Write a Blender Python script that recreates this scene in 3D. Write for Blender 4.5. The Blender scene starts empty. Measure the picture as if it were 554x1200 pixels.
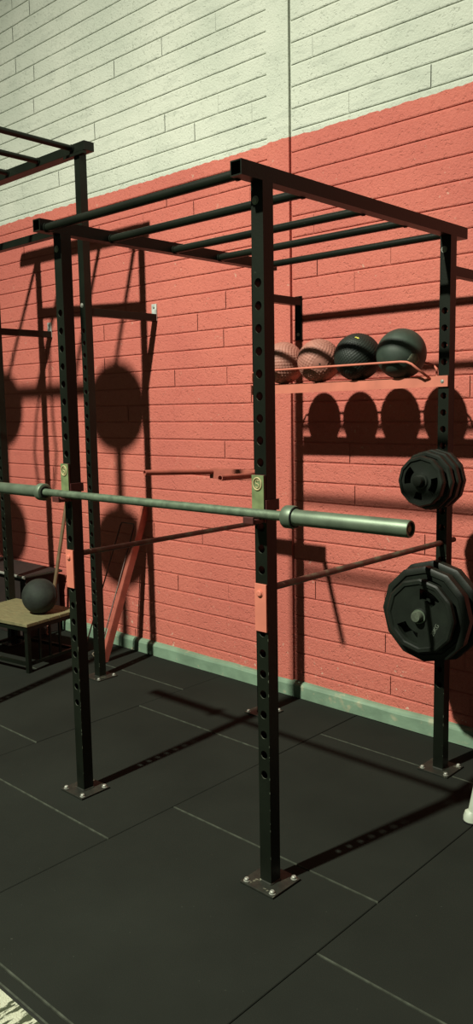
import bpy, bmesh, math, random
from mathutils import Vector, Matrix, kdtree
random.seed(7)
S = bpy.context.scene
COL = S.collection
PI = math.pi

# ------------------------------------------------------------------ camera
YAW, PITCH, ROLL, CAMH, FPX = 0.75074, 0.12770, -0.01701, 1.6343, 956.75
cy_, sy_ = math.cos(YAW), math.sin(YAW)
fw = Vector((-sy_, cy_, 0)); rt = Vector((cy_, sy_, 0)); up = Vector((0, 0, 1))
w_ = fw*math.cos(PITCH) - up*math.sin(PITCH); u_ = up*math.cos(PITCH) + fw*math.sin(PITCH)
r3 = rt*math.cos(ROLL) + u_*math.sin(ROLL); u3 = u_*math.cos(ROLL) - rt*math.sin(ROLL)
cam = bpy.data.cameras.new('camera'); camo = bpy.data.objects.new('camera', cam); COL.objects.link(camo)
M = Matrix.Identity(4)
for i in range(3):
    M[i][0] = r3[i]; M[i][1] = u3[i]; M[i][2] = -w_[i]
M[0][3], M[1][3], M[2][3] = 0, 0, CAMH
camo.matrix_world = M
cam.sensor_fit = 'VERTICAL'; cam.sensor_height = 24; cam.lens = 24*FPX/1200
cam.clip_start = .02; cam.clip_end = 100
S.camera = camo

# ------------------------------------------------------------------ light, exposure
S.view_settings.view_transform = 'Standard'; S.view_settings.look = 'None'
S.view_settings.gamma = 1; S.view_settings.use_curve_mapping = False
S.view_settings.exposure = 0.0
W = bpy.data.worlds.new('world'); S.world = W; W.use_nodes = True
W.node_tree.nodes['Background'].inputs[0].default_value = (.90, .95, .74, 1)
W.node_tree.nodes['Background'].inputs[1].default_value = .05
LP = Vector((-2.70, -2.9, 7.2))
ld = bpy.data.lights.new('high_bay_lamp', 'SPOT'); ld.shadow_soft_size = .11
ld.spot_size = math.radians(104); ld.spot_blend = 1.0
ld.energy = 5400; ld.color = (1.0, 1.0, .84)
lo = bpy.data.objects.new('high_bay_lamp', ld); COL.objects.link(lo); lo.location = LP
lo.rotation_euler = (Vector((-3.5, 1.5, -1.0)) - LP).to_track_quat('-Z', 'Y').to_euler()

# ------------------------------------------------------------------ materials
def lin(c):
    return tuple(((v/255)/12.92 if v/255 <= .04045 else ((v/255+.055)/1.055)**2.4) for v in c)
def mat(name, col, rough=.5, metal=0, var=.0, vscale=8, bump=0, bscale=60, col2=None, c2scale=6, c2lo=.6, c2hi=.7, stretch=None, spec=.5):
    m = bpy.data.materials.new(name); m.use_nodes = True
    N = m.node_tree.nodes; L = m.node_tree.links; B = N['Principled BSDF']
    B.inputs['Roughness'].default_value = rough; B.inputs['Metallic'].default_value = metal
    B.inputs['Specular IOR Level'].default_value = spec
    tc = N.new('ShaderNodeTexCoord'); vec = tc.outputs['Object']
    if stretch:
        mp = N.new('ShaderNodeMapping'); mp.inputs['Scale'].default_value = stretch
        L.new(vec, mp.inputs['Vector']); vec = mp.outputs['Vector']
    rgb = N.new('ShaderNodeRGB'); rgb.outputs[0].default_value = (*col, 1); out = rgb.outputs[0]
    if col2:
        n = N.new('ShaderNodeTexNoise'); n.inputs['Scale'].default_value = c2scale; n.inputs['Detail'].default_value = 5
        L.new(vec, n.inputs['Vector'])
        r = N.new('ShaderNodeMapRange'); r.inputs[1].default_value = c2lo; r.inputs[2].default_value = c2hi
        L.new(n.outputs[0], r.inputs[0])
        mx = N.new('ShaderNodeMix'); mx.data_type = 'RGBA'; L.new(r.outputs[0], mx.inputs[0])
        L.new(out, mx.inputs[6]); mx.inputs[7].default_value = (*col2, 1); out = mx.outputs[2]
    if var:
        n = N.new('ShaderNodeTexNoise'); n.inputs['Scale'].default_value = vscale; n.inputs['Detail'].default_value = 4
        L.new(vec, n.inputs['Vector'])
        r = N.new('ShaderNodeMapRange'); r.inputs[1].default_value = .3; r.inputs[2].default_value = .7
        r.inputs[3].default_value = 1-var; r.inputs[4].default_value = 1+var
        L.new(n.outputs[0], r.inputs[0])
        vm = N.new('ShaderNodeVectorMath'); vm.operation = 'SCALE'; L.new(out, vm.inputs[0]); L.new(r.outputs[0], vm.inputs[3]); out = vm.outputs[0]
    L.new(out, B.inputs['Base Color'])
    if bump:
        n = N.new('ShaderNodeTexNoise'); n.inputs['Scale'].default_value = bscale; n.inputs['Detail'].default_value = 4
        L.new(vec, n.inputs['Vector'])
        b = N.new('ShaderNodeBump'); b.inputs['Strength'].default_value = 1; b.inputs['Distance'].default_value = bump
        L.new(n.outputs[0], b.inputs['Height']); L.new(b.outputs[0], B.inputs['Normal'])
    m['B'] = 0
    return m

ZB = 3.034
RED = (.60, .125, .105)
def wall_mat():
    """two-tone masonry paint: red dado below, cream above, pitted block surface"""
    m = mat('masonry_paint', RED, .8, spec=.25)
    N = m.node_tree.nodes; L = m.node_tree.links; B = N['Principled BSDF']
    geo = N.new('ShaderNodeNewGeometry'); sp = N.new('ShaderNodeSeparateXYZ'); L.new(geo.outputs['Position'], sp.inputs[0])
    def noise(scale, det=3, rough=.5):
        n = N.new('ShaderNodeTexNoise'); n.inputs['Scale'].default_value = scale; n.inputs['Detail'].default_value = det
        n.inputs['Roughness'].default_value = rough
        L.new(geo.outputs['Position'], n.inputs['Vector']); return n.outputs[0]
    def mr(x, a, b, c=0, d=1):
        r = N.new('ShaderNodeMapRange'); r.inputs[1].default_value = a; r.inputs[2].default_value = b
        r.inputs[3].default_value = c; r.inputs[4].default_value = d; L.new(x, r.inputs[0]); return r.outputs[0]
    def math_(op, a, b):
        n = N.new('ShaderNodeMath'); n.operation = op
        for i, v in enumerate((a, b)):
            if isinstance(v, (int, float)): n.inputs[i].default_value = v
            else: L.new(v, n.inputs[i])
        return n.outputs[0]
    def mix(f, a, b):
        x = N.new('ShaderNodeMix'); x.data_type = 'RGBA'; L.new(f, x.inputs[0])
        for i, v in ((6, a), (7, b)):
            if isinstance(v, tuple): x.inputs[i].default_value = (*v, 1)
            else: L.new(v, x.inputs[i])
        return x.outputs[2]
    wob = mr(noise(22, 3), .3, .7, -.005, .005)
    z = math_('ADD', sp.outputs[2], wob)
    top = mr(z, ZB-.0015, ZB+.0015)
    big = noise(1.6, 3)
    red = mix(mr(big, .35, .65), (.555, .160, .120), (.490, .133, .104))
    # chipped paint, more towards the floor
    chipn = mr(noise(38, 4, .6), .665, .68)
    low = mr(sp.outputs[2], .0, .45, 1, 0.0)
    band = mr(noise(6, 2), .50, .62)
    chip = math_('MULTIPLY', chipn, math_('MAXIMUM', low, math_('MULTIPLY', band, .35)))
    red = mix(mr(noise(60, 4, .7), .52, .70, 0, .45), red, (.40, .088, .062))
    red = mix(chip, red, (.62, .50, .38))
    cream = mix(mr(noise(2.2, 3), .35, .65), (.57, .595, .51), (.49, .525, .445))
    spots = mr(noise(60, 4, .6), .60, .68)
    patch = mr(noise(5, 3), .44, .58)
    cream = mix(math_('MULTIPLY', math_('MULTIPLY', spots, patch), .55), cream, (.20, .22, .17))
    mpz = N.new('ShaderNodeMapping'); mpz.inputs['Scale'].default_value = (3.2, 3.2, 16)
    L.new(geo.outputs['Position'], mpz.inputs['Vector'])
    ns = N.new('ShaderNodeTexNoise'); ns.inputs['Scale'].default_value = 2; ns.inputs['Detail'].default_value = 5
    L.new(mpz.outputs[0], ns.inputs['Vector'])
    cream = mix(mr(ns.outputs[0], .56, .66, 0, .32), cream, (.36, .39, .33))
    L.new(mix(top, red, cream), B.inputs['Base Color'])
    # pores
    h = math_('ADD', math_('MULTIPLY', noise(95, 5, .65), 1.0), math_('MULTIPLY', mr(noise(48, 2), .62, .70, 0, 1), -.35))
    b = N.new('ShaderNodeBump'); b.inputs['Strength'].default_value = 1; b.inputs['Distance'].default_value = .0055
    L.new(h, b.inputs['Height']); L.new(b.outputs[0], B.inputs['Normal'])
    return m
M_WALL = wall_mat()
M_BLACK = mat('black_powder_coat', (.0056, .0078, .0048), .42, var=.35, vscale=5, bump=.0004, bscale=120, col2=(.04, .047, .035), c2scale=26, c2lo=.70, c2hi=.78, spec=.22)
M_RIM = mat('worn_lit_hole_rim', (.08, .09, .068), .5, .2, var=.5, vscale=30)  # worn rim, its colour lightened for the light the hole edges catch
M_CAP = mat('open_tube_dark', (.004, .004, .004), .9)
M_BOLT = mat('zinc_bolt', (.30, .31, .27), .5, .4, var=.2, vscale=60)
M_GALVD = mat('dull_peg_steel', (.10, .12, .085), .5, .4, var=.4, vscale=40)
M_GALV = mat('bare_steel_plate', (.55, .60, .56), .5, .3, var=.3, vscale=30)
M_PLATE = mat('scuffed_black_steel', (.013, .015, .010), .6, .1, var=.4, vscale=30, col2=(.12, .12, .085), c2scale=40, c2lo=.64, c2hi=.72)
M_REDM = mat('red_enamel', (.50, .150, .10), .7, var=.12, vscale=12)
M_REDSH = mat('shaded_red_paint', (.33, .085, .058), .7, var=.2, vscale=14)  # red darkened for the shade on the leaning rail; dip handles share it
M_REDDK = mat('dark_red_enamel', (.055, .010, .008), .6, var=.2, vscale=20)
M_OX = mat('worn_oxide_tube', (.075, .030, .022), .45, .1, var=.3, vscale=16, col2=(.10, .09, .06), c2scale=12, c2lo=.5, c2hi=.62)
M_LINER = mat('olive_plastic', (.13, .17, .075), .5, var=.25, vscale=30)
M_RING = mat('tan_emblem', (.36, .30, .15), .7)
M_BAR = mat('patinated_steel', (.125, .165, .115), .5, .55, var=.22, vscale=14, bump=.0002, bscale=200)
M_BARK = mat('knurled_shaft', (.11, .15, .10), .55, .5, var=.25, vscale=40, bump=.0006, bscale=420)
M_BARD = mat('dark_steel', (.03, .035, .028), .4, .5)
M_BRASS = mat('worn_brass_cap', (.22, .16, .08), .5, .3, var=.3, vscale=120)
M_RUB = mat('black_plate_rubber', (.0075, .0105, .0072), .5, var=.3, vscale=14, bump=.0004, bscale=150, spec=.3)
M_RUBW = mat('pale_embossed_marks', (.10, .12, .09), .7)
M_PINK = mat('faded_pink_rubber', (.34, .145, .11), .65, var=.15, vscale=20)
M_BBLK = mat('black_textured_rubber', (.007, .012, .008), .6, var=.2, vscale=20)
M_BGRN = mat('smooth_dark_rubber', (.026, .042, .030), .6, var=.25, vscale=14, bump=.0004, bscale=60)
M_SLAM = mat('scuffed_slam_rubber', (.010, .015, .010), .8, var=.5, vscale=16, bump=.0015, bscale=40)
M_YEL = mat('yellow_print', (.55, .50, .08), .6)
M_EMB = mat('grey_moulded_patch', (.11, .12, .075), .6, var=.3, vscale=80)
M_WOOD = mat('slatted_plywood', (.16, .145, .07), .7, var=.3, vscale=6, stretch=(3, 30, 3), bump=.0006, bscale=10)
M_STICK = mat('stick_wood', (.13, .085, .042), .6, var=.3, vscale=10)
M_TAPE = mat('pink_tape', (.55, .22, .16), .7)
M_CRATE = mat('dark_brown_board', (.014, .007, .005), .8, var=.35, vscale=8)
M_KERB = mat('green_painted_kerb', (.165, .255, .175), .65, var=.22, vscale=7, bump=.001, bscale=50, col2=(.28, .30, .20), c2scale=18, c2lo=.60, c2hi=.70)
M_FRAME = mat('pale_grey_enamel', (.40, .45, .36), .5, var=.12, vscale=12)
M_PAD = mat('black_vinyl', (.012, .012, .012), .5)
M_BAND = mat('black_latex', (.012, .012, .012), .6)
M_TARGET = mat('black_target_board', (.02, .02, .02), .6)
M_MAT = mat('black_rubber_matting', (.0140, .0162, .0128), .95, var=.16, vscale=2.2, bump=.0009, bscale=260, col2=(.065, .07, .055), c2scale=75, c2lo=.72, c2hi=.80, spec=.10)
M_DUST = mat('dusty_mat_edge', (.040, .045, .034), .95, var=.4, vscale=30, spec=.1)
M_SUB = mat('dark_subfloor', (.008, .008, .007), .9)
M_EDGE = mat('strip_edge', (.006, .008, .005), .95)
def turf_mat():
    m = mat('worn_white_turf', (.35, .38, .27), .9)
    N = m.node_tree.nodes; L = m.node_tree.links; B = N['Principled BSDF']
    g = N.new('ShaderNodeNewGeometry'); mp = N.new('ShaderNodeMapping'); mp.inputs['Scale'].default_value = (34, 7, 5)
    L.new(g.outputs['Position'], mp.inputs[0])
    n = N.new('ShaderNodeTexNoise'); n.inputs['Scale'].default_value = 1.5; n.inputs['Detail'].default_value = 4; n.inputs['Roughness'].default_value = .6
    L.new(mp.outputs[0], n.inputs['Vector'])
    r = N.new('ShaderNodeMapRange'); r.inputs[1].default_value = .49; r.inputs[2].default_value = .53; L.new(n.outputs[0], r.inputs[0])
    x = N.new('ShaderNodeMix'); x.data_type = 'RGBA'; L.new(r.outputs[0], x.inputs[0])
    x.inputs[6].default_value = (.40, .42, .31, 1); x.inputs[7].default_value = (.035, .045, .02, 1)
    sp = N.new('ShaderNodeSeparateXYZ'); L.new(g.outputs['Position'], sp.inputs[0])
    ln_ = N.new('ShaderNodeMapRange'); ln_.inputs[1].default_value = .900; ln_.inputs[2].default_value = .904; L.new(sp.outputs[1], ln_.inputs[0])
    y = N.new('ShaderNodeMix'); y.data_type = 'RGBA'; L.new(ln_.outputs[0], y.inputs[0])
    y.inputs[6].default_value = (.025, .055, .018, 1); L.new(x.outputs[2], y.inputs[7])
    L.new(y.outputs[2], B.inputs['Base Color'])
    b = N.new('ShaderNodeBump'); b.inputs['Distance'].default_value = .004
    n2 = N.new('ShaderNodeTexNoise'); n2.inputs['Scale'].default_value = 220; L.new(g.outputs['Position'], n2.inputs['Vector'])
    L.new(n2.outputs[0], b.inputs['Height']); L.new(b.outputs[0], B.inputs['Normal'])
    return m
M_TURF = turf_mat()

# ------------------------------------------------------------------ helpers
ORIG = {}
def thing(name, label, cat, loc=(0, 0, 0), group=None):
    o = bpy.data.objects.new(name, None); COL.objects.link(o); o.location = loc
    o.empty_display_size = .1
    o['label'] = label; o['category'] = cat
    if group: o['group'] = group
    ORIG[o] = Vector(loc); return o
def obj(name, bm, m, parent=None, label=None, smooth=False, origin=None):
    bmesh.ops.recalc_face_normals(bm, faces=bm.faces)
    og = ORIG[parent] if parent else Vector(origin or (0, 0, 0))
    bmesh.ops.translate(bm, verts=bm.verts, vec=-og)
    me = bpy.data.meshes.new(name); bm.to_mesh(me); bm.free()
    for mm in (m if isinstance(m, (list, tuple)) else [m]): me.materials.append(mm)
    if smooth:
        for p in me.polygons: p.use_smooth = True
        if smooth == 'angle': me.set_sharp_from_angle(angle=math.radians(38))
    o = bpy.data.objects.new(name, me); COL.objects.link(o)
    if parent: o.parent = parent; ORIG[o] = og
    else: o.location = og; ORIG[o] = og
    if label: o['label'] = label
    return o
def tag(o, label, cat, group=None):
    o['label'] = label; o['category'] = cat
    if group: o['group'] = group
    return o
def struct(name, bm, m, **k):
    o = obj(name, bm, m, **k); o['kind'] = 'structure'; return o
def dup(root, loc, label):
    r = root.copy(); COL.objects.link(r); r.location = loc; r['label'] = label
    ORIG[r] = Vector(loc)
    for ch in list(root.children):
        c = ch.copy(); COL.objects.link(c); c.parent = r
        for g in ch.children:
            d = g.copy(); COL.objects.link(d); d.parent = c
    return r
def BM(): return bmesh.new()
def box(bm, x0, x1, y0, y1, z0, z1, bev=0, mi=0, mtx=None):
    vs = [bm.verts.new((x, y, z)) for x in (x0, x1) for y in (y0, y1) for z in (z0, z1)]
    F = [(0, 1, 3, 2), (4, 6, 7, 5), (0, 4, 5, 1), (2, 3, 7, 6), (0, 2, 6, 4), (1, 5, 7, 3)]
    fs = [bm.faces.new([vs[i] for i in f]) for f in F]
    for f in fs: f.material_index = mi
    if bev:
        es = list({e for f in fs for e in f.edges})
        r = bmesh.ops.bevel(bm, geom=es, offset=bev, segments=2, affect='EDGES', profile=.6)
        vs = list({v for f in r['faces'] for v in f.verts} | {v for v in vs if v.is_valid})
        for f in r['faces']: f.material_index = mi
    if mtx: bmesh.ops.transform(bm, matrix=mtx, verts=[v for v in vs if v.is_valid])
    return vs
def frame_of(d):
    d = d.normalized(); a = Vector((0, 0, 1)) if abs(d.z) < .95 else Vector((1, 0, 0))
    x = a.cross(d).normalized(); return x, d.cross(x).normalized()
def tube(bm, pts, r, n=16, caps=True, mi=0):
    pts = [Vector(p) for p in pts]; rs = r if isinstance(r, (list, tuple)) else [r]*len(pts)
    rings = []; px = None
    for i, p in enumerate(pts):
        if i == 0: d = pts[1]-p
        elif i == len(pts)-1: d = p-pts[-2]
        else: d = (pts[i+1]-p).normalized() + (p-pts[i-1]).normalized()
        d.normalize()
        if px is None: x, y = frame_of(d)
        else:
            x = (px - d*px.dot(d)).normalized(); y = d.cross(x)
        px = x
        rings.append([bm.verts.new(p + (x*math.cos(2*PI*k/n) + y*math.sin(2*PI*k/n))*rs[i]) for k in range(n)])
    for a, b in zip(rings, rings[1:]):
        for k in range(n):
            f = bm.faces.new([a[k], a[(k+1) % n], b[(k+1) % n], b[k]]); f.material_index = mi
    if caps:
        f = bm.faces.new(rings[0][::-1]); f.material_index = mi
        f = bm.faces.new(rings[-1]); f.material_index = mi
    return rings
def lathe(bm, o, d, prof, n=24):
    """prof: (distance along d, radius)"""
    o = Vector(o); d = Vector(d).normalized(); x, y = frame_of(d); prev = None
    for t, r in prof:
        if r <= 1e-6: ring = [bm.verts.new(o + d*t)]
        else: ring = [bm.verts.new(o + d*t + (x*math.cos(2*PI*k/n) + y*math.sin(2*PI*k/n))*r) for k in range(n)]
        if prev:
            for k in range(n):
                a, b = prev, ring
                if len(a) == 1 and len(b) == 1: continue
                if len(a) == 1: bm.faces.new([a[0], b[(k+1) % n], b[k]])
                elif len(b) == 1: bm.faces.new([a[k], a[(k+1) % n], b[0]])
                else: bm.faces.new([a[k], a[(k+1) % n], b[(k+1) % n], b[k]])
        prev = ring
def bolt_bm(p, d, r=.009, h=.008, n=18):
    bm = BM(); lathe(bm, p, d, [(0, r*1.35), (.0015, r*1.35), (.0016, r), (h*.75, r), (h, r*.7), (h, 0)], n); return bm
def sbar(bm, p, q, w, h=None, bev=0, mi=0):
    """square bar p->q, w across (horizontal), h other"""
    p, q = Vector(p), Vector(q); h = h or w; d = q-p; L = d.length; x, y = frame_of(d)
    m = Matrix((( x.x, y.x, d.normalized().x, p.x), (x.y, y.y, d.normalized().y, p.y), (x.z, y.z, d.normalized().z, p.z), (0, 0, 0, 1)))
    return box(bm, -w/2, w/2, -h/2, h/2, 0, L, bev, mi, m)

# ------------------------------------------------------------------ setting
YW = 3.509
X0W, X1W, ZTOP = -9.0, 2.4, 6.2
CH, CL, Z0 = .1083, .4495, .0323
PX0, PX1 = -2.992, -2.842            # the smooth concrete pier
def block_wall():
    V = []; F = []
    from mathutils import noise as NZ
    def blk(xa, xb, za, zb):
        dj = random.uniform(-.0002, .0002); vis = random.random() < .16
        n = 9; vb = 0 if not vis else .0022
        def w(x, z, s=0.0): return NZ.noise(Vector((x*7, z*31+s, .3)))
        rows = []
        for i in range(n+1):
            t = i/n; x = xa+(xb-xa)*t; e = 1 if i in (0, n) else 0
            xi = x + ((.0035 if i == 0 else -.0035 if i == n else 0) if vis else 0)
            bo = za + .0020 + .0014*w(x, za); to = zb - .0020 + .0014*w(x, zb)
            fill = max(0, w(x*1.6, zb, 40))*.007; fil2 = max(0, w(x*1.6, za, 40))*.007
            yf = YW+dj+.0006*w(x*2, za, 9)
            rows.append([(x, YW+.0085-fil2, bo), (x, yf+.0020+(vb if e else 0)*.5, bo+.0012),
                         (xi, yf+(vb if e else 0), bo+.0060+.0015*w(x*2, za, 3)), (xi, yf+(vb if e else 0), to-.0075+.002*w(x*2, zb, 5)),
                         (x, yf+.0022+(vb if e else 0)*.5, to-.0008), (x, YW+.0085-fill, to)])
        b = len(V)
        for r in rows: V.extend(r)
        # a slim shoulder behind each end keeps the upright joints shallow
        for i in range(n):
            for j in range(5):
                p = b+i*6+j; F.append((p, p+6, p+7, p+1))
    k0 = -1; nrow = int((ZTOP-Z0)/CH)+2
    for k in range(k0, nrow):
        za, zb = Z0+k*CH, Z0+(k+1)*CH
        if zb > ZTOP: break
        off = -2.452 + (.225 if k % 2 else 0) + random.uniform(-.02, .02)
        x = off - CL*math.ceil((off-X0W)/CL)
        while x < X1W:
            a, b = x, x+CL; x += CL
            segs = [(a, b)]
            if a < PX1+.006 and b > PX0: segs = [(a, min(b, PX0)), (max(a, PX1+.006), b)]
            for (p, q) in segs:
                if q-p > .03: blk(p, q, max(za, -.05), zb)
    b = len(V)
    V.extend([(X0W, YW+.007, -.1), (X1W, YW+.007, -.1), (X1W, YW+.007, ZTOP), (X0W, YW+.007, ZTOP),
              (X0W, YW+.2, -.1), (X1W, YW+.2, -.1), (X1W, YW+.2, ZTOP), (X0W, YW+.2, ZTOP)])
    F.extend([(b, b+1, b+2, b+3), (b+4, b+7, b+6, b+5), (b, b+3, b+7, b+4), (b+1, b+5, b+6, b+2), (b+3, b+2, b+6, b+7)])
    me = bpy.data.meshes.new('wall_back'); me.from_pydata(V, [], F); me.materials.append(M_WALL); me.update()
    o = bpy.data.objects.new('wall_back', me); COL.objects.link(o); o['kind'] = 'structure'
block_wall()
bm = BM(); box(bm, PX0, PX1, YW-.014, YW+.02, 0, ZTOP, .002); struct('trim_1', bm, M_WALL)
# kerb at the foot of the wall
bm = BM()
n = 60; prof = [(3.472, 0), (3.472, .066), (3.478, .078), (3.49, .084), (YW+.006, .086)]
cols = []
for i in range(n+1):
    x = X0W+(X1W-X0W)*i/n
    cols.append([bm.verts.new((x, y+(random.uniform(-.0015, .0015) if j < 3 else 0), z+(random.uniform(-.003, .003) if j else 0))) for j, (y, z) in enumerate(prof)])
for a, b in zip(cols, cols[1:]):
    for j in range(len(prof)-1): bm.faces.new([a[j], b[j], b[j+1], a[j+1]])
struct('baseboard_back', bm, M_KERB)
# rubber mats, one metre square, laid staggered
bm = BM()
box(bm, X0W, X1W, -5, 3.6, -.08, -.022, mi=1)
YE = 1.098
ci = 0
for c in range(-7, 5):
    xa = -1.390 + (c)*.998; xb = xa+.998
    y = {0: .816, 1: 1.143-1}.get((c+1) % 2, .8) + .0
    y = (.8055 if (c % 2 == 0) else 1.143) - 3.0
    # column -1 (x -2.388..-1.390) has rows at 1.143+k ; column 0 and -2 at 1.8055
    while y < 3.5:
        ya, yb = y, y+.9985; y += 1.0
        yb = min(yb, 3.471)
        if xb < -1.45 or True:
            ya = max(ya, YE)
        if yb-ya < .015: continue
        g = .0014; h = random.uniform(-.0010, .0010)
        x0, x1, y0, y1 = xa+g, xb-g, ya+g, yb-g; bv = .0022
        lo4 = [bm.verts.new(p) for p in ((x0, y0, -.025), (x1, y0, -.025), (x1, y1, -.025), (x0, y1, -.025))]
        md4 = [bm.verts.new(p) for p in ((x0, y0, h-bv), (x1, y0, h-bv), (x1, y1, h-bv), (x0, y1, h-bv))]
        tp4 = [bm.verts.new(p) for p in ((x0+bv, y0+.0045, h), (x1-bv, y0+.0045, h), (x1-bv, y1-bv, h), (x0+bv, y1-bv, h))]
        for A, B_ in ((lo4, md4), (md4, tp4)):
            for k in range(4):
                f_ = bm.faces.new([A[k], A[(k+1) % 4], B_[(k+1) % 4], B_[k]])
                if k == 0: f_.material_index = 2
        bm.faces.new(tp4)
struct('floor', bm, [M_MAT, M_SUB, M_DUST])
bm = BM(); box(bm, X0W, X1W, 1.0900, 1.0970, -.022, -.0005, .001); struct('trim_2', bm, M_EDGE)
bm = BM(); box(bm, X0W, X1W, -5, 1.0895, -.022, -.002); struct('trim_3', bm, M_TURF)

# ------------------------------------------------------------------ perforated uprights
HS = .0705
def post_bm(cx, cy, z0, z1, s, ho, r=.0142, th=.003):
    bm = BM(); n = 16; hw = s/2; hh = HS/2
    sq = []
    for k in range(n):
        a = 2*PI*k/n + PI/4; c_, s_ = math.cos(a), math.sin(a); mxx = max(abs(c_), abs(s_)); sq.append((c_/mxx, s_/mxx, c_, s_))
    for sgn in (-1, 1):
        yo = cy + sgn*hw; yi = cy + sgn*(hw-th)
        for yy, w in ((yo, hw), (yi, hw-th)):
            zc = z0
            for h in ho:
                if h-hh > zc+1e-5:
                    bm.faces.new([bm.verts.new(p) for p in ((cx-w, yy, zc), (cx+w, yy, zc), (cx+w, yy, h-hh), (cx-w, yy, h-hh))])
                zc = h+hh
                O = [bm.verts.new((cx+a*w, yy, h+b*hh)) for a, b, c_, s_ in sq]
                I = [bm.verts.new((cx+c_*r, yy, h+s_*r)) for a, b, c_, s_ in sq]
                for k in range(n): bm.faces.new([O[k], O[(k+1) % n], I[(k+1) % n], I[k]])
            if zc < z1: bm.faces.new([bm.verts.new(p) for p in ((cx-w, yy, zc), (cx+w, yy, zc), (cx+w, yy, z1), (cx-w, yy, z1))])
        for h in ho:
            A = [bm.verts.new((cx+c_*r, yo, h+s_*r)) for a, b, c_, s_ in sq]
            B_ = [bm.verts.new((cx+c_*r, yi, h+s_*r)) for a, b, c_, s_ in sq]
            for k in range(n): bm.faces.new([A[k], A[(k+1) % n], B_[(k+1) % n], B_[k]]).material_index = 1
    for sgn in (-1, 1):
        for w in (hw, hw-th):
            x = cx+sgn*w
            bm.faces.new([bm.verts.new(p) for p in ((x, cy-w, z0), (x, cy+w, z0), (x, cy+w, z1), (x, cy-w, z1))])
    for z in (z0, z1):
        bm.faces.new([bm.verts.new(p) for p in ((cx-hw, cy-hw, z), (cx+hw, cy-hw, z), (cx+hw, cy+hw, z), (cx-hw, cy+hw, z))])
    bmesh.ops.remove_doubles(bm, verts=bm.verts, dist=1e-5)
    return bm
def upright(parent, x, y, ztop, s, holes, boltz):
    p = obj('upright', post_bm(x, y, .006, ztop, s, holes), [M_BLACK, M_RIM], parent)
    bm = BM(); box(bm, x-.075, x+.075, y-.075, y+.075, .0012, .008, .0015)
    # weld bead round the foot
    for a, b in (((-1, -1), (1, -1)), ((1, -1), (1, 1)), ((1, 1), (-1, 1)), ((-1, 1), (-1, -1))):
        tube(bm, [(x+a[0]*s/2, y+a[1]*s/2, .009), (x+b[0]*s/2, y+b[1]*s/2, .009)], .004, 8)
    obj('base_plate', bm, M_PLATE, p)
    for a in (-1, 1):
        for b in (-1, 1):
            obj('bolt', bolt_bm((x+a*.058, y+b*.058, .0075), (0, 0, 1), .0085, .011), M_BOLT, p)
    bm = BM(); rs = random.Random(int(abs(x*1000+y*77)))
    for k in range(16):
        zz = rs.uniform(.05, 1.0); hh = rs.uniform(.002, .012); ww = rs.uniform(.0008, .0024)
        box(bm, x+s/2-ww, x+s/2+.00025, y-s/2-.00025, y-s/2+.0012, zz, zz+hh)
    wr = obj('edge_wear', bm, M_GALVD, p); wr['kind'] = 'stuff'
    obj('bolt', bolt_bm((x-.006, y-s/2, boltz), (0, -1, 0), .010, .006), M_BOLT, p)
    return p
X0, X1, Y1, Y2, ZT = -2.790, -1.735, 2.000, 3.180, 2.370
PS = .049; BT = .046
rack = thing('power_rack', 'black steel power rack with perforated uprights and overhead rungs, holding the long barbell', 'rack', (X0, Y2, 0))
holes = [2.02-HS*k for k in range(23, -1, -1)]
for (x, y) in ((X0, Y1), (X1, Y1), (X1, Y2), (X0, Y2)):
    upright(rack, x, y, ZT-BT-.0005, PS, holes, ZT-BT-.055)
def open_tube_bm(p, q, s, th=.004):
    """hollow square tube p->q along y"""
    bm = BM(); x, z = p[0], p[2]
    def ring(y, w): return [bm.verts.new((x+a*w, y, z+b*w)) for a, b in ((-1, -1), (1, -1), (1, 1), (-1, 1))]
    a, b = ring(p[1], s/2), ring(q[1], s/2); ai, bi = ring(p[1], s/2-th), ring(p[1]+.12, s/2-th)
    for A, B_ in ((a, b), (a, ai), (ai, bi)):
        for k in range(4): bm.faces.new([A[k], A[(k+1) % 4], B_[(k+1) % 4], B_[k]])
    bm.faces.new(b); bm.faces.new(bi)
    return bm
for x in (X0, X1):
    obj('top_beam', open_tube_bm((x, 1.882, ZT-BT/2), (x, 3.30, ZT-BT/2), BT), M_BLACK, rack)
RY = [1.915, 2.235, 2.590, 2.880, 3.205]
for y in RY:
    bm = BM(); tube(bm, [(X0+BT/2-.001, y, 2.338), (X1-BT/2+.001, y, 2.338)], .0158, 20)
    for xx in (X0+BT/2, X1-BT/2): tube(bm, [(xx-.002*(1 if xx < -2 else -1), y, 2.338), (xx+.006*(1 if xx < -2 else -1), y, 2.338)], .0195, 20)
    obj('rung', bm, M_BLACK, rack, smooth='angle')
def wall_bracket(parent, x, y, z, s, m=M_BLACK, zp0=-.20, zp1=.03, platem=M_BLACK):
    bm = BM(); box(bm, x-s/2, x+s/2, y+.024, YW-.006, z-s/2, z+s/2, .002)
    p = obj('wall_bracket', bm, m, parent)
    bm = BM(); box(bm, x-.022, x+.022, YW-.0095, YW-.002, z+zp0, z+zp1, .001)
    obj('wall_plate', bm, platem, p)
    for dz in (zp0+.03, zp1-.012) if platem is M_BLACK else (zp1-.02,):
        obj('bolt', bolt_bm((x, YW-.0095, z+dz), (0, -1, 0), .007, .006), M_BOLT, p)
wall_bracket(rack, X0, Y2, 2.185, .040)
wall_bracket(rack, X1, Y2, 2.185, .040)
# plate storage pegs on the far right upright
for z in (1.320, .748):
    bm = BM(); lathe(bm, (X1, Y2-PS/2, z), (0, -1, 0), [(0, 0), (0, .03), (.006, .03), (.006, .0235), (.205, .0235), (.211, .020), (.211, 0)], 24)
    obj('plate_peg', bm, M_BARD if z > 1 else M_GALVD, rack, smooth='angle')

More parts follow.
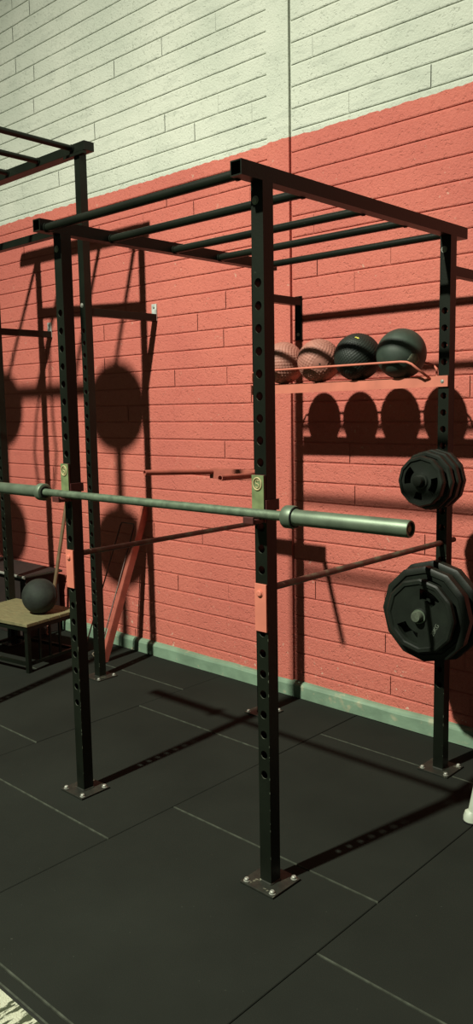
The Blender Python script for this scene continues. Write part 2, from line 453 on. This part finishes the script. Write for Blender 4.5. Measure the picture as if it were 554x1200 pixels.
# ------------------------------------------------------------------ the taller rig behind, on the left
TX, TY, TZ = -3.945, 2.975, 3.132
TX2, TY2, TYF = -5.02, 3.03, 1.93
rig = thing('monkey_bar_rig', 'tall black steel monkey bar rig at the left, higher than the power rack', 'rig', (TX, TY, 0))
th_ = [2.09-HS*k for k in range(25, -1, -1)]
for (x, y) in ((TX, TY), (TX2, TY2), (TX, TYF), (TX2, TYF)):
    upright(rig, x, y, TZ-.05-.0005, .049, th_, 2.235)
bm = BM(); box(bm, -5.2, -3.872, TY-.025, TY+.045, TZ-.05, TZ, .002); obj('top_beam', bm, M_BLACK, rig)
bm = BM(); box(bm, -5.2, -3.872, TYF-.025, TYF+.025, TZ-.05, TZ, .002); obj('top_beam', bm, M_BLACK, rig)
for k in range(4):
    x = -3.985-.337*k
    bm = BM(); tube(bm, [(x, TYF+.02, TZ-.022), (x, TY-.022, TZ-.022)], .0165, 18); tube(bm, [(x, TY-.032, TZ-.022), (x, TY-.024, TZ-.022)], .021, 18)
    obj('rung', bm, M_BLACK, rig, smooth='angle')
bm = BM(); box(bm, TX-.1+.0, TX+.085, TY-.045, TY-.020, TZ-.075, TZ-.060, .001); obj('gusset', bm, M_BLACK, rig)
bm = BM(); sbar(bm, (TX-.025, TY, 2.685), (TX2+.025, TY2, 2.70), .044, .044, .001); obj('side_rail', bm, M_BLACK, rig)
wall_bracket(rig, TX, TY, 2.200, .044, zp0=-.02, zp1=.085, platem=M_GALV)
wall_bracket(rig, -5.085, TY2, 2.178, .044, zp0=-.02, zp1=.085, platem=M_GALV)
for x in (TX, TX2):
    for z, r in ((3.045, .225), (2.33, .21)):
        bm = BM(); lathe(bm, (x, TYF-.026, z), (0, -1, 0), [(0, 0), (0, r), (.018, r), (.018, 0)], 48)
        obj('ball_target', bm, M_TARGET, rig)

# resistance bands hanging from the tall rig
band = thing('resistance_band', 'black resistance band looped over the bars of the tall rig, hanging down', 'band', (-4.8, 2.2, 2.4))
def light_pt(wx, wz, y):
    t = (y-LP.y)/(YW-LP.y); return LP + (Vector((wx, YW, wz))-LP)*t
bm = BM()
tube(bm, [(-4.62, 2.22, 3.13), (-4.70, 2.22, 2.97), (-4.79, 2.22, 2.72), (-4.83, 2.22, 2.50), (-4.80, 2.22, 2.30)], .011, 10)
tube(bm, [(-4.62, 2.22, 3.13), (-4.63, 2.22, 2.95), (-4.62, 2.22, 2.7), (-4.60, 2.22, 2.5), (-4.64, 2.22, 2.30), (-4.70, 2.22, 2.22), (-4.80, 2.22, 2.30)], .011, 10)
obj('band_loop', bm, M_BAND, band, smooth=True)

# ------------------------------------------------------------------ barbell and its hooks
BX, BY, BZ = -2.917, 1.9500, 1.2935
bar = thing('barbell', 'long weathered steel olympic barbell lying across the two front uprights, no plates on it', 'barbell', (BX+.655, BY, BZ))
bm = BM(); lathe(bm, (BX, BY, BZ), (1, 0, 0), [(0, 0), (0, .0155), (1.31, .0155), (1.31, 0)], 24); obj('shaft', bm, M_BARK, bar, smooth='angle')
for x, d in ((BX, -1), (BX+1.31, 1)):
    bm = BM(); lathe(bm, (x, BY, BZ), (d, 0, 0), [(.034, .0142), (.034, .0250), (.438, .0250), (.442, .0235), (.442, .019), (.434, .0185), (.434, 0)], 32)
    s_ = obj('sleeve', bm, M_BAR, bar, smooth='angle')
    bm = BM(); lathe(bm, (x, BY, BZ), (d, 0, 0), [(.4345, .0), (.4345, .0185), (.4365, .0180), (.4365, 0)], 24); obj('end_ring', bm, M_BARD, s_)
    bm = BM(); lathe(bm, (x, BY, BZ), (d, 0, 0), [(.4366, .0), (.4366, .0095), (.4385, .0085), (.4385, 0)], 20); obj('end_cap', bm, M_BRASS, s_, label='dull brass end cap')
    bm = BM(); lathe(bm, (x, BY, BZ), (d, 0, 0), [(-.001, .0142), (-.001, .033), (.0, .0350), (.002, .0362), (.030, .0362), (.036, .034), (.036, .029), (.040, .027), (.044, .0250)], 32)
    c_o = obj('collar', bm, M_BAR, bar, smooth='angle')
    for t0, ra, rb in ((-.0022, .0165, .0245), (.0366, .0262, .0325)):
        bm = BM(); lathe(bm, (x, BY, BZ), (d, 0, 0), [(t0-.0006, ra), (t0-.0006, rb), (t0+.0018, rb), (t0+.0018, ra), (t0-.0006, ra)], 28)
        obj('bushing_ring', bm, M_CAP, c_o, smooth='angle')
def jcup(x, label):
    t = thing('barbell_hook', label, 'hook', (x, Y1, 1.25))
    yf = Y1-PS/2
    bm = BM()
    for sx in (-1, 1):
        a = x+sx*(PS/2+.0008); b = x+sx*(PS/2+.0048)
        box(bm, min(a, b), max(a, b), yf-.006, Y1+.034, 1.300, 1.336, .001)
    box(bm, x-.0245, x+.0245, yf-.0100, yf-.0030, 1.262, 1.417, .001)
    obj('hook_body', bm, M_REDDK, t)
    bm = BM(); box(bm, x-.022, x+.022, yf-.058, yf-.0035, 1.262, 1.2765, .004)
    box(bm, x-.022, x+.022, yf-.064, yf-.056, 1.263, 1.286, .003); obj('hook_lip', bm, M_REDDK, t)
    bm = BM(); box(bm, x-.027, x+.024, yf-.0130, yf-.0102, 1.2785, 1.416, .001); ln = obj('liner', bm, M_LINER, t, label='olive plastic liner')
    bm = BM(); zc = 1.388
    pts = [(x-.002+.0175*math.cos(2*PI*k/24), yf-.0140, zc+.0195*math.sin(2*PI*k/24)) for k in range(25)]
    tube(bm, pts, .0028, 6, caps=False)
    pts = []
    for k in range(13):
        a = PI*.15+PI*1.35*k/12; pts.append((x-.002+.0065*math.cos(a), yf-.0140, zc+.0062+.0062*math.sin(a)))
    tube(bm, pts, .0016, 6)
    pts = [(2*(x-.002)-p[0], p[1], 2*zc-p[2]) for p in pts]; tube(bm, pts, .0016, 6)
    obj('emblem', bm, M_RING, ln, label='tan round emblem')
    return t
jcup(X0, 'dark red bar hook with olive liner on the left front upright of the power rack')
jcup(X1, 'dark red bar hook with olive liner on the centre front upright of the rack')

def safety(x, label):
    t = thing('safety_bar', label, 'safety bar', (x, Y1, 1.037))
    bm = BM(); tube(bm, [(x, Y1-.0245, 1.037), (x, 3.268, 1.037)], .0118, 18); obj('pipe', bm, M_OX, t, smooth='angle')
    yf = Y1-PS/2
    bm = BM(); box(bm, x-.0255, x+.0240, yf-.0075, yf-.0012, .898, 1.058, .001); pl = obj('end_plate', bm, M_REDM, t, label='red front end plate')
    bm = bolt_bm((x-.003, yf-.0075, 1.027), (0, -1, 0), .0105, .007); obj('bolt', bm, M_REDM, pl)
safety(X0, 'dark red-brown safety pipe running back from the left front upright under the barbell')
safety(X1, 'dark worn safety pipe running from the centre upright to the one holding the plates')

# ------------------------------------------------------------------ dip handles on the hidden rear upright
dip = thing('dip_handles', 'red V-shaped dip handles sticking out behind the centre upright, above the barbell', 'dip handles', (X0, 3.1, 1.31))
bm = BM(); box(bm, -3.010, -2.622, 3.025, 3.065, 1.268, 1.320, .002); obj('crossbar', bm, M_REDSH, dip)
bm = BM(); box(bm, X0-.022, X0+.022, 3.065, 3.1545, 1.272, 1.316, .001); obj('mount', bm, M_REDM, dip)
for a, b in (((-2.992, 3.026, 1.302), (-3.045, 2.61, 1.324)), ((-2.640, 3.026, 1.302), (-2.532, 2.61, 1.322))):
    bm = BM(); a = Vector(a); b = Vector(b); L_ = (b-a).length
    lathe(bm, a, b-a, [(0, .0), (0, .0135), (L_, .0135), (L_, .0105), (L_-.04, .0105), (L_-.04, 0)], 18)
    obj('handle', bm, M_REDSH, dip, smooth='angle')

# ------------------------------------------------------------------ weight plates
def plate_bm(c, R, T, hub=.032, bore=.0252, grips=((90, 46), (210, 46), (330, 46)), g0=.45, g1=.74, nseg=72, rot=0):
    """cast rubber plate, twelve-sided rim, facing -y, with three grip openings"""
    bm = BM(); c = Vector(c)
    rad = [bore, hub, hub+.004, R*g0, R*g1, R*.84, R*.87, R*.955, R]
    hf = [T/2, T/2, T/2-.006, T/2-.007, T/2-.007, T/2-.006, T/2, T/2, T/2-.006]   # half thickness
    def R_(i, th):
        r = rad[i]
        if i >= 5:
            m = (th+rot) % (PI/6) - PI/12; f = math.cos(PI/12)/math.cos(m)
            f = f*(1.0) ; r *= f
        return r
    def opened(i, j):
        if i != 3: return False
        a = 360*(j+.5)/nseg
        return any(abs((a-g+180) % 360-180) < w/2 for g, w in grips)
    V = {}
    for i in range(len(rad)):
        for j in range(nseg):
            th = 2*PI*j/nseg; r = R_(i, th)
            for s in (-1, 1):
                V[i, j, s] = bm.verts.new((c.x+r*math.cos(th), c.y+s*hf[i], c.z+r*math.sin(th)))
    nr = len(rad)
    for j in range(nseg):
        k = (j+1) % nseg
        for i in range(nr-1):
            if opened(i, j): continue
            for s in (-1, 1): bm.faces.new([V[i, j, s], V[i+1, j, s], V[i+1, k, s], V[i, k, s]])
        for i in (0, nr-1): bm.faces.new([V[i, j, -1], V[i, k, -1], V[i, k, 1], V[i, j, 1]])
        if opened(3, j):
            for i in (3, 4): bm.faces.new([V[i, j, -1], V[i, k, -1], V[i, k, 1], V[i, j, 1]])
            if not opened(3, (j-1) % nseg): bm.faces.new([V[3, j, -1], V[4, j, -1], V[4, j, 1], V[3, j, 1]])
            if not opened(3, k): bm.faces.new([V[3, k, -1], V[4, k, -1], V[4, k, 1], V[3, k, 1]])
    return bm
def plate(loc, R, T, label, grips=((30, 46), (150, 46), (270, 46)), text=None):
    t = thing('weight_plate', label, 'weight plate', loc, 'weight plates on the rack pegs')
    b = plate_bm(loc, R, T, grips=grips)
    o = obj('plate_body', b, M_RUB, t, smooth='angle')
    bm = BM(); lathe(bm, (loc[0], loc[1]-T/2-.001, loc[2]), (0, 1, 0), [(0, .0252), (0, .031), (T+.002, .031), (T+.002, .0252)], 32)
    obj('hub_ring', bm, M_BAR if text else M_BARD, t, smooth='angle', label='steel hub ring')
    if text:
        cu = bpy.data.curves.new('t', 'FONT'); cu.body = text; cu.size = .024; cu.extrude = .0012; cu.align_x = 'CENTER'; cu.align_y = 'CENTER'
        tmp = bpy.data.objects.new('t', cu); COL.objects.link(tmp)
        dg = bpy.context.evaluated_depsgraph_get()
        me = bpy.data.meshes.new_from_object(tmp.evaluated_get(dg)); bpy.data.objects.remove(tmp)
        a = math.radians(-32); rr = .088
        mt = Matrix.Rotation(-a+PI/2*1, 4, 'Y')
        R4 = Matrix.Rotation(PI/2, 4, 'X')
        me.transform(Matrix.Translation((rr*math.cos(a), -T/2+.0065, rr*math.sin(a))) @ Matrix.Rotation(-math.radians(62), 4, 'Y') @ R4)
        me.materials.append(M_RUBW)
        q = bpy.data.objects.new('embossed_marks', me); COL.objects.link(q); q.parent = o
    return t
PG = X1
plate((PG, 2.988, 1.3167), .106, .034, 'small black twelve-sided plate at the front of the upper peg', ((160, 62), (345, 62), (262, 30)))
plate((PG, 3.030, 1.3167), .122, .030, 'larger black plate second from the front on the upper peg')
plate((PG, 3.072, 1.3167), .128, .034, 'black plate third from the front on the upper peg', ((80, 46), (200, 46), (320, 46)))
plate((PG, 3.115, 1.3167), .128, .034, 'black plate hard against the upright at the back of the upper peg')
plate((PG, 2.990, .7447), .162, .034, 'black plate with pale markings at the front of the lower peg', ((66, 52), (236, 60)), text='20KG')
plate((PG, 3.041, .7447), .208, .046, 'big black twelve-sided plate in the middle of the lower peg', ((80, 40), (200, 40), (320, 40)))
plate((PG, 3.112, .7447), .222, .048, 'big black plate at the back of the lower peg, nearest the upright', ((50, 40), (170, 40), (290, 40)))

# ------------------------------------------------------------------ ball shelf and its balls
shelf = thing('ball_shelf', 'narrow red steel shelf bolted between the rear uprights, holding four balls behind a thin rail', 'shelf', (-2.26, 3.17, 1.73))
def shelf_front(z_l, z_r, h, xl=-2.815, xr=-1.712):
    bm = BM(); y0, y1 = 3.1475, 3.1535
    P = [(xl, z_l-h), (xr, z_r-h), (xr, z_r), (xl, z_l)]
    a = [bm.verts.new((x, y0, z)) for x, z in P]; b = [bm.verts.new((x, y1, z)) for x, z in P]
    for k in range(4): bm.faces.new([a[k], a[(k+1) % 4], b[(k+1) % 4], b[k]])
    bm.faces.new(a); bm.faces.new(b); return bm
obj('front_lip', shelf_front(1.741, 1.752, .046), M_REDM, shelf)
bm = BM(); box(bm, X0+.026, X1-.0255, 3.154, 3.204, 1.741, 1.745); obj('tray', bm, M_REDM, shelf)
for y, nm in ((3.078, 'front_rail'), (3.262, 'back_rail')):
    bm = BM(); yj = 3.146 if y < 3.1 else 3.206
    pts = [(X0+.01, yj, 1.735), (X0+.02, y+(.03 if y < 3.1 else -.005), 1.765), (X0+.045, y, 1.801), (X0+.075, y, 1.8085), (-1.90, y, 1.815)]
    pts += [(-1.868, y, 1.8125), (-1.845, y+(.002 if y < 3.1 else 0), 1.803), (-1.828, y+(.01 if y < 3.1 else 0), 1.787), (-1.795, yj, 1.742)]
    tube(bm, pts, .0052, 10); obj(nm, bm, M_REDM, shelf, smooth=True)
obj('bolt', bolt_bm((X1-.002, 3.1475, 1.728), (0, -1, 0), .006, .004), M_BOLT, shelf)

def ball_mesh(R, nubs=0, amp=.0, sub=5, patch=None, flat=0, w=1.0):
    bm = BM(); bmesh.ops.create_icosphere(bm, subdivisions=sub, radius=1)
    if nubs:
        kd = kdtree.KDTree(nubs); ga = PI*(3-math.sqrt(5))
        for i in range(nubs):
            z = 1-2*(i+.5)/nubs; rr = math.sqrt(1-z*z); kd.insert((rr*math.cos(ga*i), rr*math.sin(ga*i), z), i)
        kd.balance(); dn = math.sqrt(4*PI/nubs)
        pd = Vector(patch).normalized() if patch else None
        for v in bm.verts:
            co = v.co.normalized(); _, _, d = kd.find(co); h = max(0, 1-(d/(dn*.52))**2.2)
            if pd is not None:
                a = co.angle(pd); h *= min(1, max(0, (a-.30)/.06))
            v.co = co*(1+amp*h/R)
    for v in bm.verts:
        v.co = v.co*R
        if flat and v.co.z < -R*flat: v.co.z = -R*flat
    return bm
BYC = 3.182
def zc_(r): return 1.7455 + r
GB = 'medicine balls on the red shelf'
towards = Vector((.68, -.73, -.10))
b1 = thing('medicine_ball', 'pink nubbed rubber ball at the left end of the shelf, half hidden by the upright', 'ball', (-2.632, BYC, zc_(.102)), GB)
o = obj('ball_body', ball_mesh(.101, 620, .0030, 6, patch=(.62, -.76, -.20)), M_PINK, None, smooth=True); o.parent = b1; o.location = (0, 0, 0); ORIG[o] = Vector()
bm = BM(); d = Vector((.62, -.76, -.20)).normalized(); lathe(bm, d*.1008, d, [(0, .0045), (.0008, .004), (.0008, .0)], 12)
v_ = obj('valve', bm, M_BARD, o); 
b2 = dup(b1, (-2.412, BYC, zc_(.102)), 'faded pink nubbed rubber ball second from the left, with a small dark valve hole')
for ch in b2.children: ch.rotation_euler = (0, 0, .0)
b1.rotation_euler = (.5, .8, 1.3)
b3 = thing('medicine_ball', 'black finely nubbed rubber ball third from the left on the shelf', 'ball', (-2.190, BYC, zc_(.108)), GB)
o = obj('ball_body', ball_mesh(.1065, 1100, .0024, 6), M_BBLK, None, smooth=True); o.parent = b3; ORIG[o] = Vector()
bm = BM()
for k, (dx, dz) in enumerate(((-.012, .0), (-.004, .003), (.006, .002), (.014, -.003), (.004, -.007))):
    d = Vector((.35+dx*6, -.55, .76+dz*6)).normalized(); x, y = frame_of(d)
    lathe(bm, d*.1085, d, [(0, .0038), (.0014, .003), (.0014, 0)], 6)
obj('printed_marks', bm, M_YEL, o, label='small yellow printed marks')
b4 = thing('medicine_ball', 'smooth dark grey-green rubber ball at the right end of the shelf', 'ball', (-1.958, BYC, zc_(.110)), GB)
o = obj('ball_body', ball_mesh(.110, 0, 0, 5), M_BGRN, None, smooth=True); o.parent = b4; ORIG[o] = Vector()
bm = BM(); d = Vector((.86, -.45, -.30)).normalized(); lathe(bm, d*.1058, d, [(0, .030), (.0020, .029), (.0036, .022), (.0042, .012), (.0044, 0)], 6)
obj('moulded_patch', bm, M_EMB, o, label='hexagonal grey moulded patch')

# ------------------------------------------------------------------ leaning shelf rail
ln = thing('leaning_shelf_rail', 'red angle-steel shelf rail with a thin bent rod, leaning upright against the wall', 'shelf rail', (-4.1, 3.2, 0))
A = Vector((-4.165, 3.145, .004)); B2 = Vector((-4.088, 3.484, 1.005)); D = (B2-A).normalized()
bm = BM(); sbar(bm, A, B2, .040, .005, .001)
side = Vector((1, 0, 0)); nrm = D.cross(side).normalized()
off = Vector((.0245, 0, 0)) + nrm*0
x_, y_ = frame_of(D)
# second flange of the angle
q = A+side*.0180
m = Matrix(((side.x, nrm.x, D.x, q.x), (side.y, nrm.y, D.y, q.y), (side.z, nrm.z, D.z, q.z), (0, 0, 0, 1)))
box(bm, -.0025, .0025, -.0005, .045, 0, (B2-A).length, .0, 0, m)
obj('angle_steel', bm, M_REDSH, ln)
bm = BM()
r0 = A+Vector((-.026, -.006, .0))+D*.12; r1 = A+Vector((-.026, -.006, 0))+D*.93
lw = Vector((-.140, 0, 0))
pts = [A+Vector((.0, -.03, .03)), A+Vector((-.03, -.04, .06)), r0, r1+D*-.02, r1+lw*.06, r1+lw*.94, r1+lw-D*.02, A+lw+Vector((-.033, -.012, .008))]
tube(bm, pts, .0048, 8); obj('bent_rod', bm, M_OX, ln, smooth=True)
bm = BM(); tube(bm, [A+Vector((-.034, -.006, .028)), A+Vector((-.012, -.026, .030)), A+Vector((.018, -.022, .030)), A+Vector((.036, .004, .024))], .006, 8); obj('clip', bm, M_BARD, ln, smooth=True)

# ------------------------------------------------------------------ stool, slam ball, stick, box behind
stool = thing('low_bench', 'low black metal bench with a slatted tan wooden top, under the slam ball', 'bench', (-4.315, 2.705, 0))
ox, oy = -4.315, 2.705
def L2(bm, *a, **k): return box(bm, *a, **k)
bw, bd, bh = .62, .46, .322
bm = BM()
for k in range(5):
    y0 = k*bd/5+.002; box(bm, ox-bw, ox, oy+y0, oy+y0+bd/5-.004, bh-.020, bh, .002)
obj('top', bm, M_WOOD, stool)
for (x, y) in ((-.03, .03), (-bw+.03, .03), (-.03, bd-.03), (-bw+.03, bd-.03)):
    bm = BM(); box(bm, ox+x-.014, ox+x+.014, oy+y-.014, oy+y+.014, 0.001, bh-.0205, .001); obj('leg', bm, M_BLACK, stool)
bm = BM()
box(bm, ox-bw+.01, ox-.01, oy+.012, oy+.04, bh-.052, bh-.021); box(bm, ox-bw+.01, ox-.01, oy+bd-.04, oy+bd-.012, bh-.052, bh-.021)
box(bm, ox-.044, ox-.016, oy+.01, oy+bd-.01, bh-.052, bh-.021); box(bm, ox-bw+.016, ox-bw+.044, oy+.01, oy+bd-.01, bh-.052, bh-.021)
obj('apron', bm, M_BLACK, stool)
for y in (.03, bd-.03):
    bm = BM(); box(bm, ox-bw+.044, ox-.044, oy+y-.01, oy+y+.01, .045, .065); obj('stretcher', bm, M_BLACK, stool)
for x in (-.03, -bw+.03):
    bm = BM(); box(bm, ox+x-.01, ox+x+.01, oy+.044, oy+bd-.044, .045, .065); obj('stretcher', bm, M_BLACK, stool)
for k in range(3):
    bm = BM(); y = oy+.13+k*.085; box(bm, ox-.036, ox-.024, y-.007, y+.007, .065, bh-.052); obj('spindle', bm, M_BLACK, stool)
stool.rotation_euler = (0, 0, math.radians(9))
sb = thing('slam_ball', 'scuffed dark rubber slam ball resting on the tan bench top', 'ball', (-4.50, 2.93, bh+.1125))
o = obj('ball_body', ball_mesh(.1145, 0, 0, 5, flat=.982), M_SLAM, None, smooth=True); o.parent = sb; ORIG[o] = Vector()
bm = BM()
pts = []
for k in range(41):
    a = 2*PI*k/40; pts.append(Vector((.1082*math.cos(a), .1082*math.sin(a), 0)))
mt = Matrix.Rotation(1.15, 4, 'X') @ Matrix.Rotation(.4, 4, 'Y')
pts = [mt @ p for p in pts]; pts = [p for p in pts if p.z > -.10] + []
tube(bm, [mt @ Vector((.1145*math.cos(2*PI*k/40), .1145*math.sin(2*PI*k/40), 0)) for k in range(41)], .0018, 6, caps=False)
obj('seam', bm, M_SLAM, o, smooth=True)

st = thing('wooden_stick', 'tan wooden stick leaning on the wall behind the slam ball, pink tape at its foot', 'stick', (-4.966, 3.30, 0))
p0, p1 = Vector((-4.975, 3.29, .01)), Vector((-4.945, 3.488, .98)); dd = (p1-p0)
bm = BM(); tube(bm, [p0+dd*.0, p1], .0135, 14); obj('shaft', bm, M_STICK, st, smooth='angle')
bm = BM(); tube(bm, [p0+dd*.005, p0+dd*.07], .0155, 14); obj('tape', bm, M_TAPE, st, smooth='angle', label='pink tape wrap')

cr = thing('step_box', 'dark brown wooden step box against the wall behind the tan bench', 'box', (-5.3, 3.2, 0))
bm = BM(); cx0, cx1, cy0, cy1, chh = -5.95, -5.02, 3.155, 3.46, .465
box(bm, cx0+.012, cx1-.012, cy0+.012, cy1-.012, .001, chh-.02, .003); obj('box_body', bm, M_CRATE, cr)
bm = BM(); box(bm, cx0, cx1, cy0, cy1, chh-.020, chh, .003); obj('lid', bm, M_CRATE, cr)
bm = BM(); tube(bm, [(cx0, cy0-.012, chh-.012), (cx1+.012, cy0-.012, chh-.012)], .011, 12); obj('edge_pipe', bm, M_BOLT, cr, smooth='angle')
bm = BM(); tube(bm, [(cx1+.012, cy0-.01, chh-.01), (cx1+.012, cy1, chh-.01)], .009, 12); obj('edge_pipe', bm, M_BARD, cr, smooth='angle')

# ------------------------------------------------------------------ exercise bench, mostly outside the frame at the right
eb = thing('exercise_bench', 'pale grey enamelled bench frame, one flared foot showing at the right edge', 'bench', (-1.40, 2.83, 0))
def foot(p, q, r=.022):
    p, q = Vector(p), Vector(q); d = (q-p).normalized()
    bm = BM(); tube(bm, [p+Vector((0, 0, .004)), p+Vector((0, 0, .020)), p+Vector((0, 0, .030))+d*.002, p+d*.040, p+d*.16, q], [r*1.5, r*1.5, r*1.3, r*1.02, r*.92, r*.8], 20); f = obj('leg', bm, M_FRAME, eb, smooth='angle')
    bm = BM(); tube(bm, [p+Vector((0, 0, .0015)), p+Vector((0, 0, .0062))], r*1.62, 20); obj('rubber_foot', bm, M_PAD, f)
foot((-1.408, 2.838, 0), (-1.355, 2.875, .40)); foot((-1.20, 2.60, 0), (-1.23, 2.66, .40))
foot((-1.655, 3.375, 0), (-1.60, 3.33, .30)) if False else None
foot((-.75, 3.15, 0), (-.80, 3.10, .40)); foot((-.55, 2.9, 0), (-.60, 2.92, .40))
bm = BM(); sbar(bm, (-1.31, 2.76, .41), (-.68, 3.02, .41), .05, .05, .003); obj('spine', bm, M_FRAME, eb)
for a, b in (((-1.36, 2.88, .41), (-1.22, 2.65, .41)), ((-.80, 3.10, .41), (-.60, 2.91, .41))):
    bm = BM(); sbar(bm, a, b, .04, .04, .003); obj('cross_tube', bm, M_FRAME, eb)
bm = BM(); sbar(bm, (-1.24, 2.79, .46), (-.60, 3.05, .46), .25, .05, .012); obj('pad', bm, M_PAD, eb)
